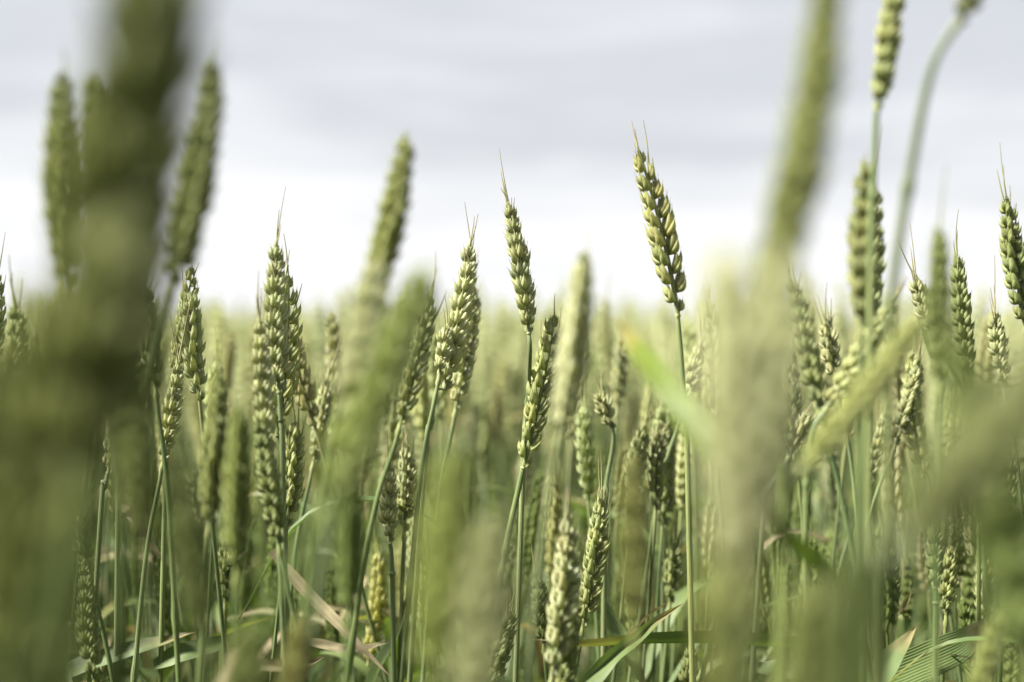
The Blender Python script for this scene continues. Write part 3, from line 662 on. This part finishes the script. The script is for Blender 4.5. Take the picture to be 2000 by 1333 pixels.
# ------------------------------------------------------------------ the rest of the field: uncountable, one object
src = bpy.data.collections.new('wheat_kinds')
for i in range(6):
    st, e, lv = plant_variant(20 + i, SPK_LOW, True)
    b = Bundle()
    for q in (st, e, *lv): b.merge(q)
    o = bpy.data.objects.new('wheat_plant_kind', b.mesh('wheat_plant_kind', MATS)); src.objects.link(o)
src2 = bpy.data.collections.new('tiller_kinds')
for i in range(6):
    st, e, lv = plant_variant(40 + i, SPK_MID)
    b = Bundle()
    for q in (st, e, *lv): b.merge(q)
    o = bpy.data.objects.new('wheat_tiller_kind', b.mesh('wheat_tiller_kind', MATS)); src2.objects.link(o)
P = []; RT = []; SCL = []; IX = []
def scatter(n, r0, r1, a0, a1, mu=-.03, sg=.045, cap=.05):
    for _ in range(n):
        r = math.sqrt(random.uniform(r0 * r0, r1 * r1)); a = random.uniform(a0, a1)
        P.append((r * math.sin(a), r * math.cos(a), 0)); RT.append((random.gauss(0, .06), random.gauss(.02, .06), random.uniform(0, 6.283)))
        s = (CAM_H + (min(cap, random.gauss(mu, sg)) if random.random() < .7 or r < 2 else -random.uniform(.04, .22))) / .80
        SCL.append((s, s, s)); IX.append(random.randrange(6))
W = math.radians(34)
scatter(900, 1.76, 2.2, -W, W, mu=-.026, sg=.045, cap=.05)
scatter(6500, 2.15, 5, -W, W, mu=-.022, sg=.055, cap=.10)
scatter(14000, 5, 14, -W, W, mu=-.01, sg=.055, cap=.12)
scatter(14000, 14, 60, -W, W, sg=.05, cap=.05)
scatter(12000, 60, 260, -math.radians(26), math.radians(26), sg=.05, cap=.05)
FAR = len(P)
scatter(170, .26, .80, HALF + .30, 1.9, mu=.0, sg=.05, cap=.10)  # unseen stalks added close on both sides to darken the near foreground
scatter(520, .30, .90, -1.9, -HALF - .28, mu=.01, sg=.05, cap=.11)
scatter(420, .75, 2.15, HALF + .05, 1.7)                # beside the camera
scatter(700, .85, 2.15, -1.7, -HALF - .05)
scatter(600, .55, 2.2, 1.7, 2 * math.pi - 1.7, mu=-.06)  # behind it
for _ in range(210):                                      # tall unseen stalks added left of the frame to shade the near ears
    y = random.uniform(-.05, .62); x = -(.36 * max(0, y) + .105) - random.uniform(0, .22); sz = (CAM_H + random.uniform(.0, .13)) / .80
    P.append((x, y, 0)); RT.append((random.gauss(0, .04), random.gauss(-.02, .03), random.uniform(0, 6.283))); SCL.append((sz, sz, sz)); IX.append(random.randrange(6))
for _ in range(1300):                                     # later tillers that stay below the ears
    r = math.sqrt(random.uniform(1.05 ** 2, 2.4 ** 2)); a = random.uniform(-HALF - .15, HALF + .15); sz = (CAM_H - random.uniform(.10, .12 + .16 * r)) / .80
    P.append((r * math.sin(a), r * math.cos(a), 0)); RT.append((random.gauss(0, .1), random.gauss(0, .1), random.uniform(0, 6.283))); SCL.append((sz, sz, sz)); IX.append(random.randrange(6))
for _ in range(900):                                     # short late tillers under the clearing, added below the view to block sun
    r = math.sqrt(random.uniform(.30 ** 2, 1.0)); a = random.uniform(-HALF - .2, HALF + .2); sz = (CAM_H - .25 * r - .025 - random.uniform(0, .07)) / .80
    P.append((r * math.sin(a), r * math.cos(a), 0)); RT.append((random.gauss(0, .05), random.gauss(0, .05), random.uniform(0, 6.283))); SCL.append((sz, sz, sz)); IX.append(random.randrange(6))
for _ in range(160):                                     # unseen stalks added close behind the lens, left of it, as shade casters
    y = random.uniform(-.40, -.06); x = random.uniform(-.45, .25); sz = (CAM_H + random.uniform(-.02, .08)) / .80
    P.append((x, y, 0)); RT.append((random.gauss(0, .04), random.gauss(0, .04), random.uniform(0, 6.283))); SCL.append((sz, sz, sz)); IX.append(random.randrange(6))
def field_nodes(source):
  ng = bpy.data.node_groups.new('field_of_wheat', 'GeometryNodeTree')
  ng.interface.new_socket('Geometry', in_out='INPUT', socket_type='NodeSocketGeometry')
  ng.interface.new_socket('Geometry', in_out='OUTPUT', socket_type='NodeSocketGeometry')
  gi = ng.nodes.new('NodeGroupInput'); go = ng.nodes.new('NodeGroupOutput')
  ci = ng.nodes.new('GeometryNodeCollectionInfo'); ci.inputs['Collection'].default_value = source
  ci.inputs['Separate Children'].default_value = True; ci.inputs['Reset Children'].default_value = True
  iop = ng.nodes.new('GeometryNodeInstanceOnPoints'); iop.inputs['Pick Instance'].default_value = True
  def na_(nm, t):
      n = ng.nodes.new('GeometryNodeInputNamedAttribute'); n.data_type = t; n.inputs['Name'].default_value = nm; return n.outputs['Attribute']
  e2r = ng.nodes.new('FunctionNodeEulerToRotation')
  L_ = ng.links.new
  L_(gi.outputs[0], iop.inputs['Points']); L_(ci.outputs[0], iop.inputs['Instance'])
  L_(na_('ix', 'INT'), iop.inputs['Instance Index']); L_(na_('rt', 'FLOAT_VECTOR'), e2r.inputs[0]); L_(e2r.outputs[0], iop.inputs['Rotation'])
  L_(na_('sc', 'FLOAT_VECTOR'), iop.inputs['Scale']); L_(iop.outputs[0], go.inputs[0])
  return ng
def mass(name, label, a, b, color, source):
    pm = bpy.data.meshes.new(name); pm.from_pydata(P[a:b], [], [])
    for nm, dat in (('rt', RT), ('sc', SCL)):
        a_ = pm.attributes.new(nm, 'FLOAT_VECTOR', 'POINT'); a_.data.foreach_set('vector', np.array(dat[a:b], np.float32).ravel())
    a_ = pm.attributes.new('ix', 'INT', 'POINT'); a_.data.foreach_set('value', np.array(IX[a:b], np.int32))
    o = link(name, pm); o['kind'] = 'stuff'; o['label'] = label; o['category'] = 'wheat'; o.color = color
    o.modifiers.new('field', 'NODES').node_group = field_nodes(source)
mass('wheat_field', 'dense green wheat field fading out of focus to the horizon', 0, FAR, (1.0, 1.02, 1, .48), src)
mass('wheat_tillers_and_shade_stalks', 'shorter greener wheat tillers low down, plus unseen stalks around the camera added for shade', FAR, len(P), (.66, .78, .52, 1.0), src2)  # holds the low tillers and the added shade-casting stalks
print('things', len([o for o in bpy.data.objects if o.parent is None]), 'objects', len(bpy.data.objects))
